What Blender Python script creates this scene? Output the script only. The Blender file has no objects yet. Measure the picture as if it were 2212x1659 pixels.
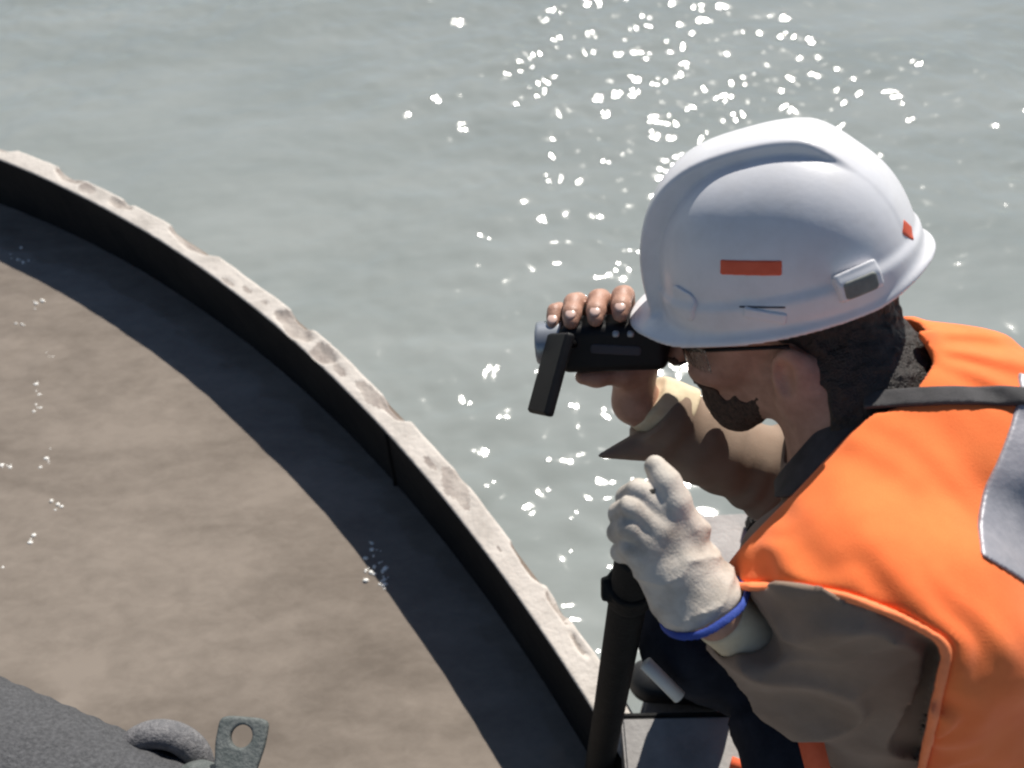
import bpy, math, random
import numpy as np

# ------------------------------------------------------------------ camera, sky, sun, exposure
H = 1.5                                   # camera height above the pile rim (rim is z = 0)
DEP = math.radians(50.0)                  # camera looks 50 degrees below the horizon, along +Y
SUN_EL, SUN_AZ = math.radians(46.5), math.radians(21.0)
sc = bpy.context.scene
cd = bpy.data.cameras.new("camera"); co = bpy.data.objects.new("camera", cd)
sc.collection.objects.link(co); sc.camera = co
co.location = (0, 0, H); co.rotation_euler = (math.pi / 2 - DEP, 0, 0)
cd.sensor_width = 36.0; cd.lens = 36.0 * 2100 / 2560
cd.clip_start = 0.02; cd.clip_end = 6000
cd.dof.use_dof = True; cd.dof.focus_distance = 1.0; cd.dof.aperture_fstop = 5.0

w = bpy.data.worlds.new("World"); sc.world = w; w.use_nodes = True
nt = w.node_tree
sky = nt.nodes.new("ShaderNodeTexSky"); sky.sky_type = 'NISHITA'; sky.sun_disc = False
sky.sun_elevation = SUN_EL; sky.sun_rotation = SUN_AZ
sky.air_density = 1.0; sky.dust_density = 0.3; sky.ozone_density = 1.0
nt.links.new(sky.outputs[0], nt.nodes["Background"].inputs[0])
nt.nodes["Background"].inputs[1].default_value = 0.056
sd = bpy.data.lights.new("sun", 'SUN'); so = bpy.data.objects.new("sun", sd)
sc.collection.objects.link(so)
sd.energy = 5.0; sd.angle = math.radians(0.5); sd.color = (1.0, 0.95, 0.87)
so.rotation_euler = (math.pi / 2 - SUN_EL, 0, -SUN_AZ + math.pi)
so.location = (2, 6, 6)
sc.view_settings.view_transform = 'Standard'; sc.view_settings.look = 'None'
sc.view_settings.exposure = 0.42; sc.view_settings.gamma = 1.0
sc.render.engine = 'CYCLES'
sc.render.film_transparent = False
sc.cycles.max_bounces = 6
sc.cycles.filter_width = 2.3

rng = np.random.default_rng(7); random.seed(7)
COL = sc.collection.objects
# camera-aligned axes: right, up, depth.  Measurements on the man are taken in this frame (metres).
CR = np.array([1.0, 0, 0]); CU = np.array([0, math.sin(DEP), math.cos(DEP)]); CV = np.array([0, math.cos(DEP), -math.sin(DEP)])
F = 1814.4                                # focal length for a 2212 px wide picture
def c(px, py, z): return np.array([(px - 1106) / F * z, (829.5 - py) / F * z, z])
def to_world(p):
    p = np.atleast_2d(p)
    return p[:, :1] * CR + p[:, 1:2] * CU + p[:, 2:3] * CV + np.array([0, 0, H])
def to_cam(q):
    q = np.asarray(q, float) - np.array([0, 0, H]); return np.array([q @ CR, q @ CU, q @ CV])
def W(px, py, z): return to_world(c(px, py, z))[0]
def on_plane(px, py, zw):                 # point of the horizontal plane z = zw seen at a place in the picture
    d = to_world(c(px, py, 1.0))[0] - np.array([0, 0, H])
    return np.array([0, 0, H]) + d * ((zw - H) / d[2])

# ------------------------------------------------------------------ materials
def mat(name, col, col2=None, rough=0.6, scale=30.0, bump=0.0, bscale=None, detail=6.0, metal=0.0, spec=0.5,
        lo=0.35, hi=0.65, sheen=0.0, coords='Object', stretch=None, coat=0.0, rough2=None):
    m = bpy.data.materials.new(name); m.use_nodes = True
    n = m.node_tree; b = n.nodes["Principled BSDF"]
    b.inputs["Base Color"].default_value = (*col, 1); b.inputs["Roughness"].default_value = rough
    b.inputs["Metallic"].default_value = metal; b.inputs["Specular IOR Level"].default_value = spec
    b.inputs["Coat Weight"].default_value = coat
    if sheen: b.inputs["Sheen Weight"].default_value = sheen; b.inputs["Sheen Roughness"].default_value = 0.5
    tc = n.nodes.new("ShaderNodeTexCoord"); out = tc.outputs[coords]
    if stretch:
        mp = n.nodes.new("ShaderNodeMapping"); mp.inputs["Scale"].default_value = stretch
        n.links.new(out, mp.inputs[0]); out = mp.outputs[0]
    if col2:
        t = n.nodes.new("ShaderNodeTexNoise"); t.inputs["Scale"].default_value = scale; t.inputs["Detail"].default_value = detail
        t.inputs["Roughness"].default_value = 0.62
        n.links.new(out, t.inputs["Vector"])
        r = n.nodes.new("ShaderNodeValToRGB"); e = r.color_ramp.elements
        e[0].position, e[1].position = lo, hi
        e[0].color, e[1].color = (*col, 1), (*col2, 1)
        n.links.new(t.outputs["Fac"], r.inputs["Fac"]); n.links.new(r.outputs["Color"], b.inputs["Base Color"])
        if rough2 is not None:
            mr = n.nodes.new("ShaderNodeMapRange"); mr.inputs["To Min"].default_value = rough; mr.inputs["To Max"].default_value = rough2
            mr.inputs["From Min"].default_value = 0.3; mr.inputs["From Max"].default_value = 0.7
            n.links.new(t.outputs["Fac"], mr.inputs["Value"]); n.links.new(mr.outputs[0], b.inputs["Roughness"])
    if bump:
        t2 = n.nodes.new("ShaderNodeTexNoise"); t2.inputs["Scale"].default_value = bscale or scale * 3; t2.inputs["Detail"].default_value = 5
        n.links.new(out, t2.inputs["Vector"])
        bp = n.nodes.new("ShaderNodeBump"); bp.inputs["Strength"].default_value = bump; bp.inputs["Distance"].default_value = 0.01
        n.links.new(t2.outputs["Fac"], bp.inputs["Height"]); n.links.new(bp.outputs[0], b.inputs["Normal"])
    return m

M = dict(
    skin=mat("skin", (0.34, 0.180, 0.125), (0.45, 0.255, 0.185), 0.5, 55, 0.15, 420),
    nail=mat("nail", (0.60, 0.42, 0.36), None, 0.3),
    hair=mat("hair", (0.010, 0.008, 0.007), (0.030, 0.022, 0.018), 0.55, 200, 0.5, 500, stretch=(1, 1, 0.3)),
    beard=mat("beard", (0.025, 0.016, 0.012), (0.125, 0.074, 0.052), 0.75, 240, 0.6, 600, lo=0.30, hi=0.75),
    eye=mat("eye", (0.6, 0.58, 0.55), None, 0.15),
    hat=mat("helmet_plastic", (0.66, 0.66, 0.69), (0.57, 0.565, 0.58), 0.34, 24, 0.03, 60, coat=0.15, lo=0.45, hi=0.80, rough2=0.5, detail=9),
    hatgrey=mat("grey_plastic", (0.13, 0.14, 0.13), (0.20, 0.21, 0.19), 0.6, 60),
    red=mat("red_sticker", (0.60, 0.075, 0.025), (0.66, 0.10, 0.04), 0.5, 80),
    slot=mat("slot_dark", (0.05, 0.05, 0.06), None, 0.7),
    vest=mat("orange_fabric", (0.86, 0.17, 0.045), (0.92, 0.22, 0.06), 0.85, 9, 0.14, 700, sheen=0.10, spec=0.2),
    piping=mat("orange_piping", (0.95, 0.26, 0.10), None, 0.7, spec=0.3),
    reflect=mat("reflective_tape", (0.27, 0.27, 0.30), (0.38, 0.37, 0.40), 0.45, 25, 0.10, 120, metal=0.2),
    strap=mat("black_webbing", (0.030, 0.029, 0.031), (0.055, 0.052, 0.055), 0.8, 40, 0.25, 900),
    shirt=mat("khaki_shirt", (0.225, 0.162, 0.120), (0.285, 0.212, 0.162), 0.9, 14, 0.14, 700, sheen=0.1, spec=0.1),
    cuff=mat("painted_sunlit_cuff", (0.60, 0.50, 0.34), (0.68, 0.58, 0.42), 0.9, 60, 0.1, 500, spec=0.1),  # khaki cuff edge, with the sunlight on it put into the colour
    trousers=mat("navy_trousers", (0.009, 0.011, 0.018), (0.017, 0.020, 0.030), 0.9, 30, 0.15, 500, spec=0.2),
    boot=mat("black_boot", (0.010, 0.010, 0.011), (0.02, 0.02, 0.02), 0.6, 40),
    glove=mat("pale_leather_glove", (0.33, 0.285, 0.24), (0.56, 0.51, 0.45), 0.9, 26, 0.16, 420, detail=9, lo=0.30, hi=0.58, spec=0.2),
    blue=mat("blue_hem", (0.020, 0.045, 0.26), (0.03, 0.07, 0.33), 0.8, 90, 0.2, 600),
    camblack=mat("camera_black", (0.005, 0.005, 0.006), (0.008, 0.008, 0.009), 0.5, 60, spec=0.25),
    lens=mat("lens_blue", (0.03, 0.06, 0.11), None, 0.12, spec=0.9),
    screen=mat("screen_glass", (0.02, 0.022, 0.026), None, 0.10, spec=0.8),
    silver=mat("silver_edge", (0.30, 0.32, 0.35), None, 0.35, metal=0.6),
    pole=mat("black_pole", (0.005, 0.005, 0.005), (0.010, 0.010, 0.010), 0.7, 45, 0.15, 220, spec=0.2),
    rubber=mat("grey_rubber", (0.058, 0.059, 0.063), (0.098, 0.099, 0.105), 0.95, 210, 0.5, 320, detail=9, spec=0.15),
    steel=mat("dull_steel", (0.105, 0.105, 0.112), (0.185, 0.18, 0.185), 0.7, 90, 0.35, 260, metal=0.1, spec=0.3),
    lug=mat("galvanised_lug", (0.075, 0.088, 0.086), (0.125, 0.135, 0.132), 0.7, 70, 0.25, 240, metal=0.15),
    rim=mat("pile_rim_steel", (0.36, 0.33, 0.30), (0.52, 0.48, 0.44), 0.9, 9, 0.35, 70, lo=0.28, hi=0.55, spec=0.2),
    rust=mat("pile_gouge", (0.26, 0.225, 0.205), (0.41, 0.37, 0.335), 0.9, 14, 0.4, 90, spec=0.2),
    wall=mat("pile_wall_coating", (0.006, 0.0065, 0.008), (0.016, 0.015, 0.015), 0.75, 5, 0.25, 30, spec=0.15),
    outer=mat("pile_outer_rust", (0.10, 0.07, 0.05), (0.2, 0.16, 0.13), 0.9, 6, 0.3, 30),
    deck=mat("grey_deck_paint", (0.30, 0.285, 0.28), (0.40, 0.385, 0.375), 0.85, 14, 0.25, 120, spec=0.2),
    plate=mat("grey_plate", (0.22, 0.21, 0.205), (0.31, 0.30, 0.29), 0.85, 16, 0.2, 150, spec=0.2),
    white=mat("white_plastic", (0.62, 0.61, 0.56), None, 0.6),
    orange2=mat("orange_webbing", (0.72, 0.10, 0.03), (0.8, 0.14, 0.05), 0.8, 50),
)

def glass_mat():
    m = bpy.data.materials.new("clear_lens"); m.use_nodes = True; b = m.node_tree.nodes["Principled BSDF"]
    b.inputs["Transmission Weight"].default_value = 1.0; b.inputs["Roughness"].default_value = 0.05; b.inputs["IOR"].default_value = 1.2
    return m
M['glass'] = glass_mat()
# ------------------------------------------------------------------ object helpers
def tag(o, label=None, cat=None, group=None, kind=None):
    if label: o["label"] = label
    if cat: o["category"] = cat
    if group: o["group"] = group
    if kind: o["kind"] = kind
    return o
def empty(name, loc, label, cat, group=None):
    o = bpy.data.objects.new(name, None); COL.link(o); o.location = tuple(loc); o.empty_display_size = 0.1
    return tag(o, label, cat, group)
def link(name, me, m, parent=None, smooth=True):
    o = bpy.data.objects.new(name, me); COL.link(o)
    for x in (m if isinstance(m, (list, tuple)) else [m]): me.materials.append(x)
    if smooth:
        me.polygons.foreach_set("use_smooth", [True] * len(me.polygons)); me.update()
    if parent is not None:
        o.parent = parent; L = parent.location.copy(); p = parent.parent
        while p is not None: L = L + p.location; p = p.parent
        o.location = -L
    return o
def mesh_np(name, V, Fq):
    me = bpy.data.meshes.new(name); V = np.asarray(V, np.float32); Fq = np.asarray(Fq, np.int32)
    k = Fq.shape[1]
    me.vertices.add(len(V)); me.vertices.foreach_set("co", V.ravel())
    me.loops.add(Fq.size); me.loops.foreach_set("vertex_index", Fq.ravel())
    me.polygons.add(len(Fq)); me.polygons.foreach_set("loop_start", np.arange(0, Fq.size, k, dtype=np.int32))
    me.update(calc_edges=True); me.validate()
    return me

# ------------------------------------------------------------------ implicit shapes
def ln(v): return np.sqrt((v * v).sum(-1))
def nrm(v): v = np.asarray(v, float); return v / np.linalg.norm(v)
def cone(p, a, b, r1, r2):
    a = np.asarray(a, float); ab = np.asarray(b, float) - a
    t = np.clip(((p - a) @ ab) / (ab @ ab), 0, 1)
    return ln(p - a - t[:, None] * ab) - (r1 + (r2 - r1) * t)
def chain(p, pts, rs, k=0.008):
    d = None
    for i in range(len(pts) - 1):
        e = cone(p, pts[i], pts[i + 1], rs[i], rs[i + 1]); d = e if d is None else smin(d, e, k)
    return d
def ell(p, o, r, A=None):
    q = p - np.asarray(o, float)
    if A is not None: q = q @ np.asarray(A, float).T
    r = np.asarray(r, float); k0 = ln(q / r); k1 = ln(q / (r * r)) + 1e-9
    return np.where(k0 < 1e-4, -r.min(), k0 * (k0 - 1) / k1)
def box(p, o, h, A=None, r=0.0):
    q = p - np.asarray(o, float)
    if A is not None: q = q @ np.asarray(A, float).T
    q = np.abs(q) - (np.asarray(h, float) - r)
    return ln(np.maximum(q, 0)) + np.minimum(q.max(-1), 0) - r
def smin(a, b, k):
    h = np.clip(0.5 + 0.5 * (b - a) / k, 0, 1); return b + (a - b) * h - k * h * (1 - h)
def smax(a, b, k): return -smin(-a, -b, k)
def sstep(a, b, x): t = np.clip((x - a) / (b - a), 0, 1); return t * t * (3 - 2 * t)
PERM = rng.permutation(4096).astype(np.int64); RV = rng.random(4096).astype(np.float32)
def noise(p, s):
    q = p * s; i = np.floor(q).astype(np.int64); f = (q - i).astype(np.float32); f = f * f * (3 - 2 * f)
    def hv(dx, dy, dz):
        a = PERM[(i[:, 0] + dx) & 4095]; a = PERM[(a + i[:, 1] + dy) & 4095]; return RV[PERM[(a + i[:, 2] + dz) & 4095]]
    x0 = hv(0,0,0)*(1-f[:,0])+hv(1,0,0)*f[:,0]; x1 = hv(0,1,0)*(1-f[:,0])+hv(1,1,0)*f[:,0]
    x2 = hv(0,0,1)*(1-f[:,0])+hv(1,0,1)*f[:,0]; x3 = hv(0,1,1)*(1-f[:,0])+hv(1,1,1)*f[:,0]
    return ((x0*(1-f[:,1])+x1*f[:,1])*(1-f[:,2]) + (x2*(1-f[:,1])+x3*f[:,1])*f[:,2]) * 2 - 1
def ridge(p, d, wl, amp, warp=0.5, ws=14.0, sharp=1.0):          # folds: waves along direction d, bent by noise
    s = (p @ nrm(d)) / wl + warp * noise(p, ws)
    v = np.abs(np.sin(math.pi * s)) ** sharp
    return amp * (v * 2 - 1)

def sdf_mesh(f, lo, hi, h, name="m", world=True, lip=1.35, relax=1):
    lo = np.asarray(lo, float); hi = np.asarray(hi, float); B = 8
    nb = np.ceil((hi - lo) / (h * B)).astype(int); n = nb * B
    g = np.stack(np.meshgrid(*[np.arange(k) for k in nb], indexing='ij'), -1).reshape(-1, 3)
    cen = lo + (g * B + (B - 1) / 2) * h
    dc = np.concatenate([f(cen[i:i + 200000]) for i in range(0, len(cen), 200000)])
    act = np.abs(dc) < (B * h * 0.87 * lip + h * 1.5)
    val = np.repeat(np.repeat(np.repeat(np.where(dc > 0, 1.0, -1.0).reshape(nb).astype(np.float32), B, 0), B, 1), B, 2)
    off = np.stack(np.meshgrid(*[np.arange(B)] * 3, indexing='ij'), -1).reshape(-1, 3)
    ga = g[act] * B
    for i in range(0, len(ga), 1500):
        idx = (ga[i:i + 1500, None, :] + off[None]).reshape(-1, 3)
        val[idx[:, 0], idx[:, 1], idx[:, 2]] = f(lo + idx * h)
    s = val < 0
    cnt = np.zeros(tuple(n - 1), np.int8)
    corners = [(a, b, e) for a in (0, 1) for b in (0, 1) for e in (0, 1)]
    for a, b, e in corners: cnt += s[a:n[0]-1+a, b:n[1]-1+b, e:n[2]-1+e]
    cell = np.argwhere((cnt > 0) & (cnt < 8))
    vals = np.stack([val[cell[:, 0]+a, cell[:, 1]+b, cell[:, 2]+e] for a, b, e in corners], 1)
    acc = np.zeros((len(cell), 3)); k = np.zeros(len(cell))
    for i in range(8):
        for j in range(i + 1, 8):
            if sum(abs(x - y) for x, y in zip(corners[i], corners[j])) != 1: continue
            m = (vals[:, i] < 0) != (vals[:, j] < 0)
            t = vals[m, i] / (vals[m, i] - vals[m, j])
            acc[m] += np.array(corners[i]) + t[:, None] * (np.array(corners[j]) - np.array(corners[i])); k[m] += 1
    V = lo + (cell + acc / k[:, None]) * h
    vid = np.full(tuple(n - 1), -1, np.int32); vid[cell[:, 0], cell[:, 1], cell[:, 2]] = np.arange(len(cell))
    Q = []
    for ax in range(3):
        o1, o2 = [(1, 2), (2, 0), (0, 1)][ax]
        sl0 = [slice(None)] * 3; sl1 = [slice(None)] * 3; sl0[ax] = slice(0, -1); sl1[ax] = slice(1, None)
        e = np.argwhere(s[tuple(sl0)] != s[tuple(sl1)])
        e = e[(e[:, o1] > 0) & (e[:, o2] > 0) & (e[:, o1] < n[o1]-1) & (e[:, o2] < n[o2]-1)]
        ins = s[e[:, 0], e[:, 1], e[:, 2]]
        def at(d1, d2):
            x = e.copy(); x[:, o1] -= d1; x[:, o2] -= d2; return vid[x[:, 0], x[:, 1], x[:, 2]]
        q = np.stack([at(1, 1), at(0, 1), at(0, 0), at(1, 0)], 1)
        q[~ins] = q[~ins][:, ::-1]; Q.append(q)
    Q = np.concatenate(Q); Q = Q[(Q >= 0).all(1)]
    for _ in range(relax):                                   # light smoothing along the surface
        A = np.zeros_like(V); kk = np.zeros(len(V))
        for i in range(4):
            np.add.at(A, Q[:, i], V[Q[:, (i + 1) % 4]] + V[Q[:, (i + 3) % 4]]); np.add.at(kk, Q[:, i], 2)
        V = V * 0.5 + 0.5 * A / np.maximum(kk, 1)[:, None]
    if world: V = to_world(V); Q = Q[:, ::-1]                # camera frame is left-handed
    return mesh_np(name, V, Q)

def hit(f, px, py, z0=0.4, z1=2.0):                          # where the sight line through a place in the picture meets a shape
    d = c(px, py, 1.0); z = z0
    for _ in range(200):
        v = float(f((d * z)[None])[0])
        if v < 0.0005: break
        z += max(v * 0.6, 0.0004)
        if z > z1: break
    return d * z
def grad(f, q, e=0.002):
    return nrm([float(f((q + dv)[None])[0] - f((q - dv)[None])[0]) for dv in np.eye(3) * e])
def patch(f, px, py, wpx, hpx, ang, t=0.0015, sink=0.003, r=0.0, depth=0.05):
    q = hit(f, px, py); n = grad(f, q); a = math.radians(ang)
    ex = np.array([math.cos(a), math.sin(a), 0.0]); ex = nrm(ex - (ex @ n) * n)
    ey = np.cross(n, ex); s = q[2] / F
    A = np.stack([ex, ey, n])
    def g(p):
        d = f(p)
        qq = np.abs((p - q) @ A.T) - np.array([wpx * s / 2 - r, hpx * s / 2 - r, depth])
        bx = ln(np.maximum(qq, 0)) + np.minimum(qq.max(-1), 0) - r
        return smax(np.maximum(d - t, -(d + sink)), bx, min(t, 0.002))
    ext = max(wpx, hpx) * s * 0.6 + 0.02
    return g, q - ext, q + ext
def add_sdf(name, f, lo, hi, h, m, parent, relax=1, lip=1.35):
    return link(name, sdf_mesh(f, lo, hi, h, name, relax=relax, lip=lip), m, parent)
# ------------------------------------------------------------------ setting: sea, pile, muddy water, deck
R_IN, THICK, PCX, PCY = 2.785 * H, 0.060, -2.3265 * H, -1.0365 * H
def graded(lo, hi, step, far):
    a = np.arange(lo, hi + step / 2, step); out = []; s = step; x = hi
    while x < far: s *= 1.35; x += s; out.append(x)
    up = np.array(out); out = []; s = step; x = lo
    while x > -far: s *= 1.35; x -= s; out.append(x)
    return np.concatenate([np.array(out)[::-1], a, up])
def waves(X, Y, n, l0, l1, slope, wind, spread, seed):
    r = np.random.default_rng(seed); Z = np.zeros_like(X)
    for i in range(n):
        L = math.exp(r.uniform(math.log(l0), math.log(l1))); a = wind + r.normal() * spread
        k = 2 * math.pi / L; ph = r.uniform(0, 6.283)
        amp = slope * math.sqrt(2.0 / n) / k
        Z += amp * np.sin(k * (X * math.cos(a) + Y * math.sin(a)) + ph + 0.8 * np.sin(k * 0.13 * (Y * math.cos(a) - X * math.sin(a)) + ph * 3))
    return Z
SEA = -1.4
xs = graded(-5.0, 5.6, 0.017, 3000); ys = graded(0.2, 7.4, 0.017, 3000)
X, Y = np.meshgrid(xs, ys, indexing='ij')
fade = np.exp(-(np.maximum(np.maximum(np.abs(X) - 5.5, np.abs(Y - 3.5) - 4.0), 0) / 3.0) ** 2)
gust = 0.75 + 0.45 * np.sin(X * 1.1 + 0.6 * Y + 1.0) * np.sin(Y * 0.9 - 0.5 * X)
Z = SEA + fade * (waves(X, Y, 95, 0.075, 0.38, 0.195, math.radians(110), 0.65, 3) * gust + waves(X, Y, 22, 0.5, 2.0, 0.055, math.radians(110), 0.6, 5))
nx, ny = X.shape; I = np.arange(nx * ny).reshape(nx, ny)
Qs = np.stack([I[:-1, :-1], I[1:, :-1], I[1:, 1:], I[:-1, 1:]], -1).reshape(-1, 4)
def water_mat(name, c0, c1, scale, rough, bump, bscale, stretch=(1, 1, 1), lo=0.35, hi=0.65, wet=0.3, broad=None):
    # silt scatters light from below the surface (flat shading); ripples only shape the mirror reflection
    m = bpy.data.materials.new(name); m.use_nodes = True; n = m.node_tree; n.nodes.clear()
    out = n.nodes.new("ShaderNodeOutputMaterial"); mix = n.nodes.new("ShaderNodeMixShader"); df = n.nodes.new("ShaderNodeBsdfDiffuse"); gl = n.nodes.new("ShaderNodeBsdfGlossy")
    fr = n.nodes.new("ShaderNodeFresnel"); fr.inputs["IOR"].default_value = 1.33; gl.inputs["Roughness"].default_value = rough
    tc = n.nodes.new("ShaderNodeTexCoord"); mp = n.nodes.new("ShaderNodeMapping"); mp.inputs["Scale"].default_value = stretch
    mp.inputs["Rotation"].default_value = (0, 0, math.radians(-35))
    t = n.nodes.new("ShaderNodeTexNoise"); t.inputs["Scale"].default_value = scale; t.inputs["Detail"].default_value = 8; t.inputs["Roughness"].default_value = 0.68; t.inputs["Distortion"].default_value = 0.25
    r = n.nodes.new("ShaderNodeValToRGB"); r.color_ramp.elements[0].position = lo; r.color_ramp.elements[1].position = hi
    r.color_ramp.elements[0].color = (*c0, 1); r.color_ramp.elements[1].color = (*c1, 1)
    t2 = n.nodes.new("ShaderNodeTexNoise"); t2.inputs["Scale"].default_value = bscale; t2.inputs["Detail"].default_value = 4
    bp = n.nodes.new("ShaderNodeBump"); bp.inputs["Strength"].default_value = bump; bp.inputs["Distance"].default_value = 0.02
    ge = n.nodes.new("ShaderNodeNewGeometry"); up = n.nodes.new("ShaderNodeVectorMath"); up.operation = 'MULTIPLY_ADD'
    up.inputs[1].default_value = (wet, wet, wet); up.inputs[2].default_value = (0, 0, 1 - wet)
    un = n.nodes.new("ShaderNodeVectorMath"); un.operation = 'NORMALIZE'; n.links.new(ge.outputs["Normal"], up.inputs[0]); n.links.new(up.outputs[0], un.inputs[0]); up = un
    L = n.links.new
    L(tc.outputs["Object"], mp.inputs[0]); L(mp.outputs[0], t.inputs["Vector"]); L(tc.outputs["Object"], t2.inputs["Vector"])
    fac = t.outputs["Fac"]
    if broad:                                              # long smeared silt streaks over the fine grain
        mp2 = n.nodes.new("ShaderNodeMapping"); mp2.inputs["Scale"].default_value = (1, 3.2, 1); mp2.inputs["Rotation"].default_value = (0, 0, math.radians(48))
        t3 = n.nodes.new("ShaderNodeTexNoise"); t3.inputs["Scale"].default_value = broad; t3.inputs["Detail"].default_value = 7; t3.inputs["Distortion"].default_value = 0.5
        mx = n.nodes.new("ShaderNodeMix"); mx.data_type = 'FLOAT'; mx.inputs[0].default_value = 0.58
        L(tc.outputs["Object"], mp2.inputs[0]); L(mp2.outputs[0], t3.inputs["Vector"]); L(fac, mx.inputs[2]); L(t3.outputs["Fac"], mx.inputs[3]); fac = mx.outputs[0]
    L(fac, r.inputs[0]); L(r.outputs[0], df.inputs["Color"]); L(up.outputs[0], df.inputs["Normal"])
    L(t2.outputs["Fac"], bp.inputs["Height"]); L(bp.outputs[0], gl.inputs["Normal"]); L(bp.outputs[0], fr.inputs["Normal"])
    L(fr.outputs[0], mix.inputs[0]); L(df.outputs[0], mix.inputs[1]); L(gl.outputs[0], mix.inputs[2]); L(mix.outputs[0], out.inputs[0])
    return m
m = water_mat("sea_water", (0.222, 0.247, 0.241), (0.270, 0.294, 0.288), 0.9, 0.085, 0.10, 16, (1.0, 2.5, 1.0), wet=0.30)
tag(link("sea", mesh_np("sea", np.stack([X, Y, Z], -1).reshape(-1, 3), Qs), m), kind="structure")

# the big steel pile: inner wall, rim with torch-cut gouges, outer wall
def bearing(px, py):
    q = on_plane(px, py, 0.0); return math.atan2(q[1] - PCY, q[0] - PCX), math.hypot(q[0] - PCX, q[1] - PCY) - R_IN
gouges = []
for px, py, lx, ly, dep in ((150, 378, 0.055, 0.024, 1), (8, 312, 0.05, 0.03, 1), (190, 405, 0.035, 0.022, 0.3), (260, 437, 0.05, 0.020, 1), (420, 520, 0.095, 0.030, 1),
                            (640, 700, 0.07, 0.034, 1), (700, 762, 0.04, 0.028, 1), (535, 625, 0.020, 0.011, 0.15), (572, 655, 0.013, 0.008, 0.15),
                            (735, 800, 0.028, 0.014, 0.2), (800, 852, 0.050, 0.020, 0.25), (850, 880, 0.05, 0.018, 1), (930, 1000, 0.024, 0.010, 0.2), (985, 1050, 0.050, 0.026, 0.25),
                            (1000, 1085, 0.03, 0.012, 0.2), (1080, 1188, 0.010, 0.006, 0.15), (1140, 1215, 0.05, 0.010, 1), (495, 610, 0.025, 0.010, 0.2), (1205, 1310, 0.04, 0.008, 1), (1250, 1390, 0.03, 0.007, 1)):
    a, r = bearing(px, py); gouges.append((a, r, lx, ly, dep))
a0, a1 = math.radians(5), math.radians(85)
fine = np.arange(a0, a1, 0.0011); rest = np.linspace(a1, a0 + 2 * math.pi, 260)[:-1]
A = np.concatenate([fine, rest]); na = len(A)
rad = np.array([0, 0.003, 0.006, 0.010, 0.015, 0.020, 0.025, 0.030, 0.035, 0.040, 0.045, 0.050, 0.054, 0.057, 0.060])
jit = np.array([math.sin(a * 110) * 0.5 + math.sin(a * 47 + 2) * 0.7 + math.sin(a * 330) * 0.2 for a in A])
V = []; stain = []
low = np.zeros((na, len(rad))); st = np.zeros((na, len(rad)))
for ga, gr, lx, ly, dep in gouges:
    da = (A[:, None] - ga) * R_IN; dr = rad[None] - gr
    e = (da / lx) ** 2 + (dr / ly) ** 2 + 0.22 * np.sin(A[:, None] * 210 + rad[None] * 90 + ga * 50) + 0.10 * np.sin(A[:, None] * 430 - rad[None] * 160)
    k = np.clip(1.25 - e, 0, 1); k = k * k * (3 - 2 * k); low = np.maximum(low, k * 0.011 * dep); st = np.maximum(st, (e < 1.0) * 1.0)
edge = np.clip((rad - 0.054) / 0.006, 0, 1) ** 2 * 0.004 + np.clip((0.004 - rad) / 0.004, 0, 1) ** 2 * 0.003
Zr = -edge[None] - low + 0.0008 * jit[:, None]
Rr = R_IN + rad[None] + 0.0018 * jit[:, None] * np.clip((rad - 0.03) / 0.03, 0, 1)[None] - low * np.clip((rad - 0.03) / 0.03, 0, 1)[None] * 1.0
cols = [(np.full(na, R_IN), np.full(na, -3.0)), (np.full(na, R_IN), np.full(na, -0.35)), (np.full(na, R_IN), np.full(na, -0.010))]
cols += [(Rr[:, i], Zr[:, i]) for i in range(len(rad))]
cols += [(np.full(na, R_IN + THICK + 0.001), np.full(na, -0.03)), (np.full(na, R_IN + THICK), np.full(na, -3.0))]
nc = len(cols)
RR = np.stack([q[0] for q in cols], 1); ZZ = np.stack([q[1] for q in cols], 1)
V = np.stack([PCX + RR * np.cos(A)[:, None], PCY + RR * np.sin(A)[:, None], ZZ], -1).reshape(-1, 3)
I = np.arange(na * nc).reshape(na, nc); In = np.roll(I, -1, 0)
Qs = np.stack([I[:, :-1], I[:, 1:], In[:, 1:], In[:, :-1]], -1)
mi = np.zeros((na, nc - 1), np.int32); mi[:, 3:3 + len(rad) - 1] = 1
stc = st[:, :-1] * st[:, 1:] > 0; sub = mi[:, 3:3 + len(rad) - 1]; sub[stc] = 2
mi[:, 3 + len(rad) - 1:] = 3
me = mesh_np("pile_shell", V, Qs.reshape(-1, 4)[:, ::-1])
pile = empty("pipe_pile", (PCX, PCY, -1.0), "huge open steel pipe pile with pale gouged rim and black inner wall", "pile")
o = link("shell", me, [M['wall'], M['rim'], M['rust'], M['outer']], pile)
me.polygons.foreach_set("material_index", mi.ravel()); me.update()
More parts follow.
